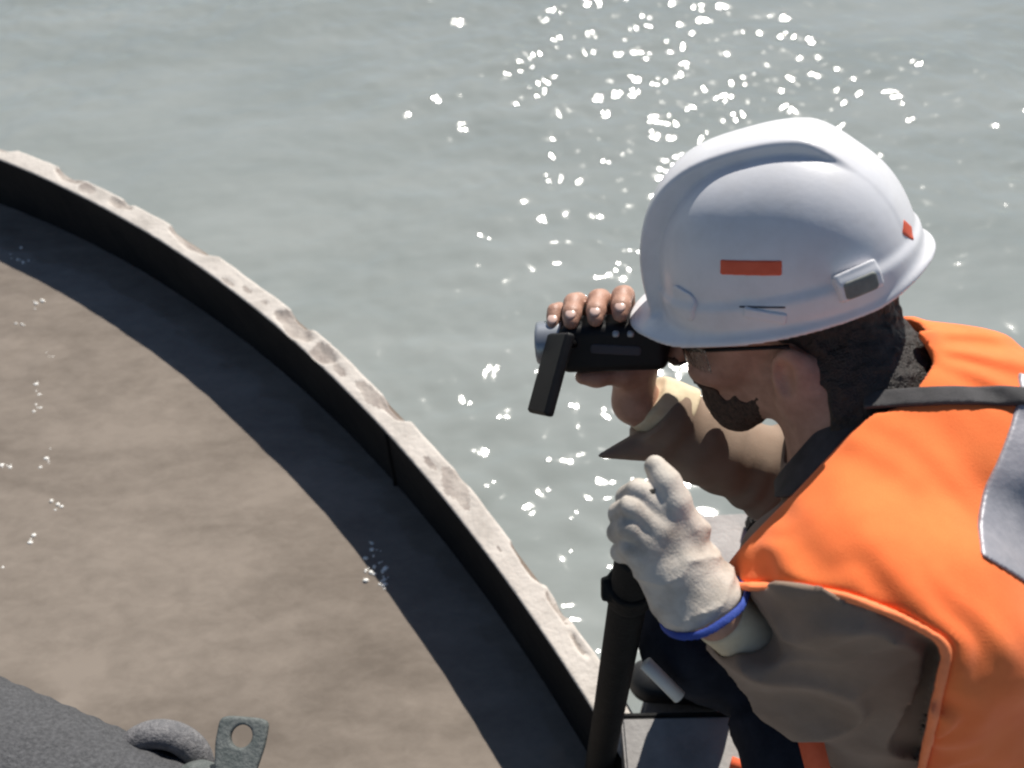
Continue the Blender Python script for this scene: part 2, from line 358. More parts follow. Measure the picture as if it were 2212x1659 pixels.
def tube_mesh(name, pts, rad, seg=16, cap=True):
    pts = [np.asarray(p, float) for p in pts]; n = len(pts); rad = rad if hasattr(rad, '__len__') else [rad] * n
    V = []; Fq = []; up = None
    for i, p in enumerate(pts):
        t = nrm(pts[min(i + 1, n - 1)] - pts[max(i - 1, 0)])
        if up is None: up = nrm(np.cross(t, [0.31, 0.2, 0.93]))
        a = nrm(up - (up @ t) * t); b = np.cross(t, a); up = a
        for k in range(seg):
            th = 2 * math.pi * k / seg; V.append(p + rad[i] * (math.cos(th) * a + math.sin(th) * b))
    for i in range(n - 1):
        for k in range(seg): Fq.append([i*seg+k, i*seg+(k+1) % seg, (i+1)*seg+(k+1) % seg, (i+1)*seg+k])
    if cap:
        for i, rev in ((0, True), (n - 1, False)):
            ci = len(V); V.append(pts[i])
            for k in range(seg):
                a_, b_ = i*seg+k, i*seg+(k+1) % seg
                Fq.append([ci, b_, a_, a_] if rev else [ci, a_, b_, b_])
    me = bpy.data.meshes.new(name); me.from_pydata([tuple(v) for v in V], [], [tuple(dict.fromkeys(f)) for f in Fq]); me.update()
    return me
aw, _ = bearing(838, 930)
pr = (PCX + (R_IN - 0.002) * math.cos(aw), PCY + (R_IN - 0.002) * math.sin(aw))
link("weld_seam", tube_mesh("weld_seam", [(pr[0], pr[1], -0.35 + 0.02 * i) for i in range(18)], [0.005 + 0.0012 * math.sin(i * 2.1) for i in range(18)], 8), M['wall'], pile)

# muddy water standing inside the pile
MUD = -0.142 * H
xs = np.arange(-2.6, 0.9, 0.016); ys = np.arange(-0.4, 2.4, 0.016)
xs = np.concatenate([np.linspace(PCX - R_IN - 0.1, -2.62, 90), xs, np.linspace(0.91, PCX + R_IN + 0.1, 6)])
ys = np.concatenate([np.linspace(PCY - R_IN - 0.1, -0.41, 90), ys, np.linspace(2.41, PCY + R_IN + 0.1, 10)])
X, Y = np.meshgrid(xs, ys, indexing='ij')
Z = MUD + waves(X, Y, 60, 0.045, 0.15, 0.055, math.radians(55), 0.7, 11) + waves(X, Y, 14, 0.4, 1.4, 0.012, math.radians(60), 0.9, 12)
inside = (X - PCX) ** 2 + (Y - PCY) ** 2 < (R_IN + 0.03) ** 2
I = np.arange(X.size).reshape(X.shape)
Qs = np.stack([I[:-1, :-1], I[1:, :-1], I[1:, 1:], I[:-1, 1:]], -1)
keep = inside[:-1, :-1] & inside[1:, :-1] & inside[1:, 1:] & inside[:-1, 1:]
Qs = Qs[keep]; used = np.unique(Qs); rm = np.zeros(X.size, np.int64); rm[used] = np.arange(len(used))
mm = water_mat("muddy_water", (0.150, 0.126, 0.105), (0.245, 0.209, 0.176), 16.0, 0.10, 0.10, 24, (1.0, 1.9, 1.0), 0.34, 0.62, wet=0.50, broad=2.2)
tag(link("muddy_water", mesh_np("muddy_water", np.stack([X, Y, Z], -1).reshape(-1, 3)[used], rm[Qs]), mm), kind="structure")

# grey working deck beside the pile (right), where the man squats
DK = -0.03
def poly_slab(name, pts, z0, z1, m, parent=None, bev=0.006):
    import bmesh
    bm = bmesh.new(); vs = [bm.verts.new((x, y, z1)) for x, y in pts]; f = bm.faces.new(vs)
    bm.normal_update()
    if f.normal.z < 0: f.normal_flip()
    r = bmesh.ops.extrude_face_region(bm, geom=[f]); 
    for v in r["geom"]:
        if isinstance(v, bmesh.types.BMVert): v.co.z = z0
    bmesh.ops.recalc_face_normals(bm, faces=bm.faces)
    if bev: bmesh.ops.bevel(bm, geom=list(bm.edges), offset=bev, segments=2, affect='EDGES')
    me = bpy.data.meshes.new(name); bm.to_mesh(me); bm.free()
    return link(name, me, m, parent, smooth=False)
dp = [tuple(on_plane(x, y, DK)[:2]) for x, y in ((1500, 1112), (1640, 1108))]
ang = [math.radians(a) for a in (18, 20, 22, 24, 26, 28, 29)]
arc = [(PCX + (R_IN + THICK + 0.012) * math.cos(a), PCY + (R_IN + THICK + 0.012) * math.sin(a)) for a in ang]
pl = [tuple(on_plane(x, y, 0.05)[:2]) for x, y in ((1342, 1549), (1578, 1545), (2000, 1540), (2300, 1900), (1372, 1900))]
plate = poly_slab("steel_plate", pl, 0.006, 0.05, M['plate'], bev=0.004)
tag(plate, "grey steel plate lying across the pile rim beside the black pole", "plate")
edge = poly_slab("edge_strip", [tuple(on_plane(x, y, 0.052)[:2]) for x, y in ((1338, 1540), (2004, 1531), (2006, 1540), (1340, 1549))], 0.008, 0.052, M['pole'], plate, bev=0.002)
deck = poly_slab("deck", arc + [dp[0], (2.6, dp[0][1] + 0.12), (2.6, arc[0][1])], -0.11, DK, M['deck'])
tag(deck, kind="structure")
# ------------------------------------------------------------------ foreground: fender, shackle, lug
fp = [W(-560, 1540, 0.97), W(-300, 1610, 0.96), W(-86, 1698, 0.95), W(114, 1784, 0.95), W(314, 1868, 0.95), W(520, 1965, 0.95), W(760, 2110, 0.95)]
fp = [fp[0] + np.array([-0.50, -0.12, -0.95]), fp[0] + np.array([-0.36, -0.08, -0.30])] + fp + [fp[-1] + np.array([0.10, -0.26, -0.25]), fp[-1] + np.array([0.12, -0.36, -0.85])]   # both ends dip into the water
def smooth_path(pts, n):
    pts = np.array(pts); out = []
    P = np.vstack([2*pts[0]-pts[1], pts, 2*pts[-1]-pts[-2]])
    for i in range(1, len(P) - 2):
        for t in np.linspace(0, 1, n, endpoint=False):
            a, b, d, e = P[i-1], P[i], P[i+1], P[i+2]
            out.append(0.5*((2*b)+(-a+d)*t+(2*a-5*b+4*d-e)*t*t+(-a+3*b-3*d+e)*t**3))
    out.append(pts[-1]); return out
fen = empty("rubber_fender", tuple(fp[5]), "grainy dark grey rubber fender curving across the near corner", "fender")
path = smooth_path(fp, 14)
link("tube", tube_mesh("fender_tube", path, [0.115 + 0.0010 * math.sin(i * 1.7) for i in range(len(path))], 56), M['rubber'], fen)
# steel coupling ring with a dark bore, half hidden by the fender
sh = empty("hose_coupling", W(350, 1660, 0.96), "dark steel hose coupling ring with a black bore behind the grey fender", "coupling")
sc_ = W(352, 1654, 0.985); ex = nrm(CR * 0.95 - CU * 0.25 + CV * 0.10); ey = nrm(CU * 0.95 + CR * 0.25 - CV * 0.30); ey = nrm(ey - (ey @ ex) * ex); ez = np.cross(ex, ey)
ring = [sc_ + 0.043 * math.cos(a) * ex + 0.045 * math.sin(a) * ey for a in np.linspace(0, 2 * math.pi, 57)]
link("ring", tube_mesh("ring", ring, 0.0165, 20, cap=False), M['steel'], sh)
ez = ez if ez @ CV > 0 else -ez
link("bore", tube_mesh("bore", [sc_ - ez * 0.002, sc_ + ez * 0.002, sc_ + ez * 0.012], [0.030, 0.036, 0.036], 28), M['pole'], sh)
# lug plate with a hole, on a short round collar
lg = empty("lifting_lug", W(525, 1690, 0.95), "grey steel lifting lug with a round hole beside the coupling ring", "lug")
lz = 0.93
L0 = c(523, 1590, lz); lx = nrm([0.99, -0.05, 0.10]); ly = nrm(np.array([0.08, 0.90, 0.36])); lx = nrm(lx - (lx @ ly) * ly); ln_ = np.cross(lx, ly)
LA = np.stack([lx, ly, ln_])
def f_lug(p):
    q = (p - L0) @ LA.T
    wd = 0.0270 - 0.006 * sstep(0.0, -0.05, q[:, 1])
    d = np.maximum(np.abs(q[:, 0]) - wd, np.abs(q[:, 1] + 0.028) - 0.048)
    d = smax(d, np.sqrt(q[:, 0] ** 2 + (q[:, 1] + 0.018) ** 2) - 0.043, 0.004)
    d = smax(np.maximum(d, -0.5), np.abs(q[:, 2]) - 0.0065, 0.003)
    hole = np.sqrt(q[:, 0] ** 2 + q[:, 1] ** 2) - 0.0118
    return smax(d, -hole, 0.002)
add_sdf("plate", f_lug, L0 - 0.1, L0 + 0.1, 0.0016, M['lug'], lg, relax=2)
cb = to_world(L0 - ly * 0.060)[0]
link("collar", tube_mesh("collar", [cb - CR * 0.045 + CU * 0.0, cb - CR * 0.03, cb + CR * 0.03, cb + CR * 0.043], [0.014, 0.018, 0.018, 0.014], 24), M['lug'], lg)
sb = to_world(L0 - ly * 0.085)[0]
link("bracket_arm", tube_mesh("bracket_arm", smooth_path([W(395, 1700, 0.955), W(440, 1690, 0.95), sb, sb + CR * 0.02 - CU * 0.25 + CV * 0.1], 8), 0.022, 20), M['lug'], lg)

# black pole at the pile's inner wall
pt, pb = c(1374, 1195, 0.82), c(1294, 1659, 1.485)
pole = empty("steel_pole", to_world(pb)[0], "black upright pole inside the pile rim, gripped by the gloved hand", "pole")
pd = nrm(pb - pt)
link("tube", tube_mesh("pole_tube", [to_world(q)[0] for q in (pt, pt + pd * 0.004, pt + pd * 0.5, pb, pb + pd * 0.35)], [0.0185, 0.0205, 0.0225, 0.0250, 0.0250], 28), M['pole'], pole)
link("handle", tube_mesh("handle", [to_world(q)[0] for q in (pt + pd * 0.01, c(1392, 1120, 0.79), c(1404, 1066, 0.757), c(1403, 1054, 0.756))], [0.010, 0.009, 0.009, 0.006], 14), M['pole'], pole)
ck = pt + pd * 0.085
def f_clamp(p):
    q = p - ck; t = q @ pd; r = ln(q - t[:, None] * pd)
    d = smax(r - 0.0255, np.abs(t) - 0.016, 0.004)
    return smin(d, box(p, ck + np.array([-0.025, 0.002, -0.006]), (0.006, 0.012, 0.008), None, 0.003), 0.004)
add_sdf("clamp", f_clamp, ck - 0.06, ck + 0.06, 0.002, M['pole'], pole)

# black rubber blocks at the far edge of the deck
def block(px0, py0, px1, py1, hgt, label):
    a = on_plane(px0, py1, DK); b = on_plane(px1, py0, DK)
    o = poly_slab("rubber_block", [(a[0], a[1]), (b[0], a[1]), (b[0], b[1]), (a[0], b[1])], DK + 0.001, DK + hgt, M['pole'], bev=0.006)
    tag(o, label, "block", "rubber blocks on the deck")
block(1612, 1128, 1760, 1158, 0.05, "black rubber block at the deck's far edge beside the orange vest")
block(1540, 1236, 1720, 1262, 0.03, "low black rubber block on the deck behind the blue glove hem")
# ------------------------------------------------------------------ the man
person = empty("person", to_world(c(1720, 1640, 1.42))[0] * np.array([1, 1, 0]) + np.array([0, 0, DK]),
               "squatting worker in white hard hat and orange safety vest, filming with a small black camcorder", "person")
# head frame (X forward, Y towards the viewer = his left, Z up), seen a little from above, face turned slightly away
HC = c(1682, 592, 0.875)
d = nrm(HC * np.array([1, 1, -1])); tw = -d; rr = nrm(np.cross([0, 1, 0], tw)); uu = np.cross(tw, rr)
yaw, phi, roll = math.radians(16), math.radians(25), math.radians(14)
X_ = np.array([-math.cos(yaw), 0, -math.sin(yaw)]); Y_ = np.array([-math.sin(yaw), 0, math.cos(yaw)]); Z_ = np.array([0, 1.0, 0])
def rx(v): return np.array([v[0], v[1]*math.cos(phi) - v[2]*math.sin(phi), v[1]*math.sin(phi) + v[2]*math.cos(phi)])
def rz(v): return np.array([v[0]*math.cos(roll) - v[1]*math.sin(roll), v[0]*math.sin(roll) + v[1]*math.cos(roll), v[2]])
HA = []
for v in (X_, Y_, Z_):
    v = rz(rx(v)); v = v[0] * rr + v[1] * uu + v[2] * tw; HA.append(v * np.array([1, 1, -1]))
HA = np.stack(HA)                                            # rows: head axes in camera frame
def hl(p): return (p - HC) @ HA.T
def hc(x, y, z): return HC + np.array([x, y, z]) @ HA
# joints (camera frame)
SH_L, EL_L, WR_L = c(1835, 1245, 0.745), c(1898, 1560, 0.90), c(1548, 1322, 0.785)
SH_R, EL_R, WR_R = np.array([0.455, -0.045, 1.03]), c(1685, 1035, 1.12), c(1372, 868, 1.055)
MID = (SH_L + SH_R) / 2; HIP = MID + np.array([0.30, -0.34, 0.34])
NECK = c(1845, 850, 0.87)

def f_head(p):
    q = (hl(p) - np.array([0.010, 0, -0.004])) / 1.08
    d = ell(q, (-0.004, 0, 0.005), (0.100, 0.077, 0.098))
    d = smin(d, ell(q, (0.030, 0, -0.055), (0.066, 0.064, 0.075)), 0.03)
    d = smin(d, ell(q, (0.064, 0, -0.124), (0.036, 0.038, 0.034)), 0.03)          # chin
    d = smin(d, cone(q, (-0.005, 0.055, -0.085), (0.060, 0.026, -0.136), 0.018, 0.018), 0.02)   # jaw
    d = smin(d, cone(q, (-0.005, -0.055, -0.085), (0.060, -0.026, -0.136), 0.018, 0.018), 0.02)
    d = smin(d, cone(q, (0.088, 0, -0.035), (0.116, 0, -0.070), 0.010, 0.0135), 0.012)          # nose
    d = smin(d, ell(q, (0.094, 0, -0.096), (0.010, 0.024, 0.008)), 0.008)                         # lips
    d = smin(d, cone(q, (0.086, 0.010, -0.024), (0.070, 0.050, -0.022), 0.008, 0.008), 0.012)   # brow
    d = smin(d, cone(q, (0.086, -0.010, -0.024), (0.070, -0.050, -0.022), 0.008, 0.008), 0.012)
    for s in (1, -1):
        d = smax(d, -ell(q, (0.096, s * 0.033, -0.042), (0.012, 0.014, 0.009)), 0.010)            # eye hollow
        d = smin(d, ell(q, (0.068, s * 0.046, -0.068), (0.022, 0.016, 0.014)), 0.02)              # cheekbone
        # ear: an upright shell with a hollow
        e = ell(q, (-0.022, s * 0.085, -0.060), (0.018, 0.010, 0.031))
        e = smax(e, -ell(q, (-0.017, s * 0.097, -0.057), (0.0115, 0.013, 0.021)), 0.004)
        e = smin(e, ell(q, (-0.012, s * 0.083, -0.087), (0.009, 0.006, 0.010)), 0.006)
        d = smin(d, e, 0.006)
    return d * 1.08
def f_neck(p): return smin(cone(p, hc(-0.028, 0, -0.065), NECK + np.array([0.01, -0.03, 0.0]), 0.062, 0.068), cone(p, NECK, MID, 0.066, 0.07), 0.04)
# camcorder frame
KC = c(1318, 740, 0.98)
KX = nrm([-0.985, -0.03, 0.17]); KZ = np.array([0.0, 0.93, -0.37]); KZ = nrm(KZ - (KZ @ KX) * KX); KY = np.cross(KZ, KX)
if KY[2] > 0: KY = -KY
KA = np.stack([KX, KY, KZ])
def kl(p): return (p - KC) @ KA.T
def kc(x, y, z): return KC + np.array([x, y, z]) @ KA
KL, KW, KH = 0.068, 0.027, 0.029
fing = []
for i, (x, tip, lift) in enumerate(((0.062, -0.004, -0.008), (0.039, 0.010, 0.0), (0.011, 0.014, 0.003), (-0.017, 0.010, 0.006))):
    zt = KH + 0.010 + lift
    fing.append([kc(x - 0.004, -KW - 0.020, -0.004), kc(x, -KW - 0.019, zt - 0.002), kc(x + 0.001, -0.008, zt + 0.008), kc(x + 0.002, tip + 0.002, zt + 0.002), kc(x + 0.003, tip + 0.011, zt - 0.005)])
def f_hand_r(p):
    d = None
    for k, fg in enumerate(fing):
        rs = [0.0120, 0.0120, 0.0118, 0.0108, 0.0092] if k else [0.009, 0.009, 0.0085, 0.008, 0.0065]
        e = chain(p, fg, rs, 0.004); d = e if d is None else smin(d, e, 0.003)
    palm = smin(cone(p, kc(0.028, -KW - 0.018, -0.012), kc(-0.022, -KW - 0.018, -0.010), 0.017, 0.018), cone(p, kc(0.0, -KW - 0.012, -0.030), kc(-0.030, -KW - 0.010, -0.034), 0.021, 0.022), 0.02)
    d = smin(d, palm, 0.010)
    th = chain(p, [kc(-0.03, -KW - 0.006, -0.040), kc(-0.010, -0.012, -KH - 0.014), kc(0.018, 0.004, -KH - 0.012), kc(0.034, 0.010, -KH - 0.009)], [0.018, 0.0135, 0.011, 0.009], 0.01)
    d = smin(d, th, 0.012)
    d = smin(d, cone(p, kc(-0.024, -KW - 0.008, -0.040), WR_R, 0.026, 0.027), 0.02)
    return smin(d, cone(p, WR_R, EL_R, 0.027, 0.038), 0.012)
def f_body(p):
    d = smin(f_head(p), f_neck(p), 0.03)
    core = smin(cone(p, MID + np.array([0.04, 0.0, 0.02]), HIP, 0.115, 0.125), cone(p, SH_L + np.array([0, 0, 0.03]), SH_R, 0.03, 0.04), 0.03)
    d = smin(d, core, 0.02)
    d = smin(d, cone(p, SH_R, EL_R, 0.045, 0.038), 0.02)
    d = smin(d, cone(p, SH_L + np.array([0, 0, 0.03]), EL_L, 0.035, 0.036), 0.02)
    d = smin(d, cone(p, EL_L, WR_L, 0.038, 0.026), 0.015)
    d = smin(d, cone(p, WR_L, c(1440, 1180, 0.785), 0.022, 0.022), 0.012)
    return np.minimum(d, 1e9) if False else smin(d, f_hand_r(p), 0.004)
add_sdf("body", f_body, (0.02, -0.47, 0.62), (0.86, 0.30, 1.32), 0.0029, M['skin'], person)
for k, fg in enumerate(fing):
    t = fg[-1] + 0.4 * (fg[-2] - fg[-1]); ax = nrm(fg[-1] - fg[-2]); nz = nrm(KZ * 0.75 + KY * 0.62); nz = nrm(nz - (nz @ ax) * ax); sx = np.cross(ax, nz); NA = np.stack([ax, sx, nz])
    add_sdf("fingernail", lambda p, t=t, nz=nz, NA=NA, o_=(0.0086 if k else 0.0062): ell(p, t + nz * o_, (0.0072, 0.0062, 0.0026), NA), t - 0.02, t + 0.02, 0.0009, M['nail'], person)
for s in (1, -1):
    e0 = hc(0.080, s * 0.032, -0.042)
    add_sdf("eye", lambda p, e0=e0: ln(p - e0) - 0.0125, e0 - 0.02, e0 + 0.02, 0.0018, M['eye'], person)
def f_hair(p):
    q = hl(p); d = ell(q, (-0.010, 0, 0.005), (0.102, 0.081, 0.100))
    d = smin(d, f_neck(p) - 0.004, 0.03)
    d = d - 0.003 - 0.0022 * noise(p, 120) - 0.0015 * noise(p, 300)
    front = q[:, 0] - (0.030 - 0.075 * sstep(-0.040, -0.085, q[:, 2])) - 0.005 * noise(p, 60)
    side = q[:, 0] - 0.045
    fr = np.where(q[:, 2] > -0.035, np.maximum(front, side) , front)
    d = smax(d, fr, 0.004)
    d = smax(d, -(q[:, 2] + 0.160 + 0.4 * np.minimum(q[:, 0] + 0.06, 0)), 0.006)
    return smax(d, -ell(q, (-0.012, 0.098, -0.068), (0.025, 0.03, 0.038)), 0.004)
add_sdf("hair", f_hair, HC - 0.2, HC + 0.2, 0.0024, M['hair'], person)
def f_beard(p):
    q = hl(p); d = f_head(p) - 0.0016 - 0.0010 * noise(p, 190) - 0.0008 * noise(p, 420)
    line = q[:, 2] - (-0.112 + 0.035 * sstep(0.05, 0.0, q[:, 0]) + 0.030 * sstep(0.078, 0.095, q[:, 0])) - 0.007 * noise(p, 70) - 0.005 * noise(p, 160)
    d = smax(d, line, 0.003)
    d = smax(d, -(q[:, 0] - (0.022 + 0.12 * (q[:, 2] + 0.1))), 0.006)
    mouth = ell(q, (0.105, 0, -0.096), (0.022, 0.022, 0.005))
    return smax(d, -mouth, 0.003)
add_sdf("beard", f_beard, HC - 0.2, HC + 0.2, 0.0022, M['beard'], person)

# --- clear safety glasses
for s_ in (1, -1):
    link("glasses_temple", tube_mesh("glasses_temple", [to_world(hc(*q))[0] for q in ((-0.018, s_ * 0.092, -0.034), (0.03, s_ * 0.086, -0.034), (0.075, s_ * 0.074, -0.038), (0.096, s_ * 0.060, -0.042))], 0.0022, 8), M['camblack'], person)
def f_specs(p):
    q = hl(p); r = np.sqrt((q[:, 0] - 0.02) ** 2 + (q[:, 1] * 1.05) ** 2)
    d = np.maximum(np.abs(r - 0.100) - 0.0011, np.abs(q[:, 2] + 0.047) - 0.020 + 0.10 * np.abs(np.abs(q[:, 1]) - 0.034))
    return np.maximum(d, 0.068 - q[:, 0])
add_sdf("glasses_lens", f_specs, HC - 0.2, HC + 0.2, 0.0016, M['glass'], person)

# --- hard hat
def f_shell0(p):
    q = hl(p); return smax(ell(q, (-0.004, 0, 0.002), (0.131, 0.112, 0.138)), 0 * q[:, 0] - 1, 0.001)
def f_hat(p):
    q = hl(p); x, y, z = q[:, 0], q[:, 1], q[:, 2]
    k0 = ((np.abs(x + 0.009) / 0.1255) ** 2.35 + (np.abs(y) / 0.107) ** 2.2 + (np.abs(z) / 0.142) ** 2.35) ** (1 / 2.3) + 1e-6
    s = (k0 - 1) / k0 * ln(q) * 0.95
    hgt = 0.0115 * sstep(-0.105, -0.055, x) + 0.0075 * sstep(0.0, 0.09, x); wid = 0.034 + 0.010 * sstep(0.0, 0.12, x)
    band = smax(s - hgt, np.abs(y) - wid, 0.0045)
    d = smin(s, band, 0.002)
    d = smin(d, smax(s - 0.0035, smax(np.abs(z - 0.012) - 0.012, -1.0 + 0 * x, 0.001), 0.006), 0.008)   # thicker foot of the shell
    d = smax(d, -(s + 0.0035), 0.001)
    d = smax(d, -(z + 0.004), 0.002)
    o1 = (np.sqrt(((x + 0.000) / 0.148) ** 2 + (y / 0.119) ** 2) - 1) * 0.119
    o2 = (np.sqrt(((x - 0.055) / 0.116) ** 2 + (np.abs(y) / 0.095) ** 2.0) - 1) * 0.095
    o = smin(o1, o2, 0.02)
    inn = (np.sqrt(((x + 0.009) / 0.1235) ** 2 + (y / 0.104) ** 2) - 1) * 0.104
    zb = -(0.60 - 0.28 * sstep(0.08, 0.14, x)) * np.clip(inn, 0, 0.05) + 0.10 * np.clip(inn - 0.03, 0, 0.05) - 0.0015 + 0.010 * sstep(-0.10, -0.15, x)
    br = smax(smax(np.abs(z - zb) * 0.87 - 0.0026, o, 0.003), -inn - 0.001, 0.001)
    return smin(d, br, 0.007)
hat = add_sdf("hard_hat", f_hat, HC - 0.24, HC + 0.24, 0.0018, M['hat'], person, relax=2)
hat["label"] = "white hard hat with front peak, centre ridge and small red stickers"
def add_patch(name, f, px, py, wp, hp, ang, m, parent, h=0.0012, **kw):
    g, lo, hi = patch(f, px, py, wp, hp, ang, **kw); return add_sdf(name, g, lo, hi, h, m, parent, relax=1)
add_patch("sticker", f_hat, 1620, 579, 134, 34, 6, M['red'], hat, t=0.0009, r=0.001)
add_patch("sticker", f_hat, 1962, 497, 34, 44, 70, M['red'], hat, t=0.0009, r=0.001)
add_patch("accessory_slot", f_hat, 1852, 608, 96, 62, 24, M['hat'], hat, t=0.0085, r=0.003)
def f_slotted(p): return f_hat(p) - 0.0085
add_patch("slot_window", f_slotted, 1862, 618, 76, 42, 24, M['hatgrey'], hat, t=0.0010, sink=0.002, r=0.004)
add_patch("front_boss", f_hat, 1475, 655, 78, 62, -18, M['hat'], hat, t=0.0028, r=0.010)
add_patch("side_slot", f_hat, 1645, 664, 100, 5, 4, M['slot'], hat, t=0.0006, h=0.0009)
add_patch("side_tab", f_hat, 1652, 682, 92, 26, 3, M['hat'], hat, t=0.0022, r=0.002)

# --- safety vest
def f_torso(p):
    up = np.array([0.30, 0.02, 0.84]) 
    a, b = MID + np.array([0.065, 0.012, 0.015]), HIP
    d = cone(p, a, b, 0.150, 0.165)
    d = smin(d, cone(p, SH_L + np.array([0.030, -0.022, 0.015]), SH_R + np.array([0.02, 0, 0]), 0.082, 0.070), 0.06)
    d = smin(d, cone(p, NECK + np.array([0.045, -0.012, 0.03]), SH_L + np.array([0.02, -0.02, 0.03]), 0.064, 0.074), 0.05)
    d = smin(d, ell(p, MID + np.array([0.095, 0.040, 0.0]), (0.09, 0.045, 0.11)), 0.06)      # upper back
    d = smin(d, cone(p, SH_L + np.array([0.02, -0.03, 0.03]), c(1692, 1215, 0.83), 0.075, 0.046), 0.04)
    d = smin(d, cone(p, SH_L + np.array([0.075, -0.050, 0.030]), HIP + np.array([-0.09, -0.06, -0.17]), 0.090, 0.115), 0.05)   # side
    return d
armdir = nrm(EL_L - SH_L)
def f_armhole(p):
    t = (p - SH_L) @ armdir
    return 0.098 - (0 * t) + 0 * t, t
CA, CB = c(1590, 1266, 1.0), c(2060, 1404, 1.0); CN = nrm(np.cross(CA, CB)); CN = CN if CN[1] < 0 else -CN
CS = nrm(np.cross(c(2050, 1392, 1.0), c(1992, 1659, 1.0))); CS = CS if CS[0] > 0 else -CS
def f_cut(p):                                                # the sleeve opening of the vest
    u = (p[:, 0] / p[:, 2] - 0.40) / 0.13
    t = p @ CN + 0.016 * (1 - u * u)
    q = p - SH_L
    r = ln(q - np.outer(q @ armdir, armdir)) - 0.165
    return smax(smax(-t, p @ CS, 0.012), r, 0.02)
def folds(p):
    q = p - SH_L
    f1 = 0.0030 * np.sin((p @ nrm([0.42, 0.86, -0.25])) * 60 + 3.2 * noise(p, 8)) * (0.5 + 0.5 * noise(p, 6)) + 0.0012 * np.sin((p @ nrm([0.55, 0.75, -0.3])) * 170 + 3.5 * noise(p, 12)) * (0.5 + 0.5 * noise(p + 3.0, 7))
    rad = np.arctan2(p[:, 1] - 0.045, p[:, 0] - 0.36)
    top = sstep(-0.06, 0.03, p[:, 1])
    f2 = 0.0028 * np.sin(rad * 20 + 2.0 * noise(p, 14)) * top * sstep(0.0, 0.06, p[:, 0] - 0.39)
    near = np.exp(-(np.abs(f_cut(p)) / 0.035) ** 2)
    f3 = near * (0.0034 * np.sin((p @ nrm([0.75, 0.5, 0.2])) * 170 + 3 * noise(p, 25)) + 0.0018 * noise(p, 55))
    return f1 + f2 + f3 + 0.003 * noise(p, 9) + 0.0008 * noise(p, 40)
def f_vest_full(p): return f_torso(p) - 0.012 - folds(p)
def f_collar(p):
    ax = nrm(hc(-0.028, 0, -0.065) - NECK); t = (p - NECK) @ ax
    d = smax(np.abs(f_neck(p) - 0.020 - 0.004 * noise(p, 30)) - 0.0035, np.abs(t - 0.005) - 0.022, 0.003)
    return smax(d, 0.045 - (p - NECK) @ nrm([0.80, 0.55, 0.2]), 0.004)
NL = nrm(np.cross(c(1912, 850, 1.0), c(1622, 1165, 1.0))); NL = NL if NL[0] < 0 else -NL          # neck-side edge of the vest
def f_vest(p):
    d = f_vest_full(p)
    d = smax(d, -f_cut(p), 0.010)
    d = smax(d, -(f_neck(p) - 0.014), 0.006)
    d = smax(d, np.minimum((p @ NL) - 0.003 * noise(p, 14), (829.5 - 890) / F * p[:, 2] - p[:, 1] + 0.02), 0.006)
    d = smin(d, f_collar(p), 0.006)
    return smax(d, (p - HIP) @ nrm(HIP - MID) - 0.10, 0.01)
VLO, VHI = (0.16, -0.66, 0.55), (1.02, 0.28, 1.45)
vest = add_sdf("safety_vest", f_vest, VLO, VHI, 0.0034, M['vest'], person)
vest["label"] = "bright orange safety vest with grey reflective tape and black strap"
def f_piping(p):
    return np.sqrt(f_vest_full(p) ** 2 + f_cut(p) ** 2) - 0.0042
add_sdf("piping", lambda p: np.maximum(f_piping(p), -(p[:, 1] + 0.38)), VLO, VHI, 0.0026, M['piping'], vest, lip=2.2)
add_patch("reflective_tape", f_vest_full, 2232, 1030, 430, 165, 60, M['reflect'], vest, t=0.0026, h=0.0018, depth=0.12)
add_patch("strap", f_vest_full, 2165, 856, 560, 46, -3, M['strap'], vest, t=0.0045, h=0.0022, depth=0.10)

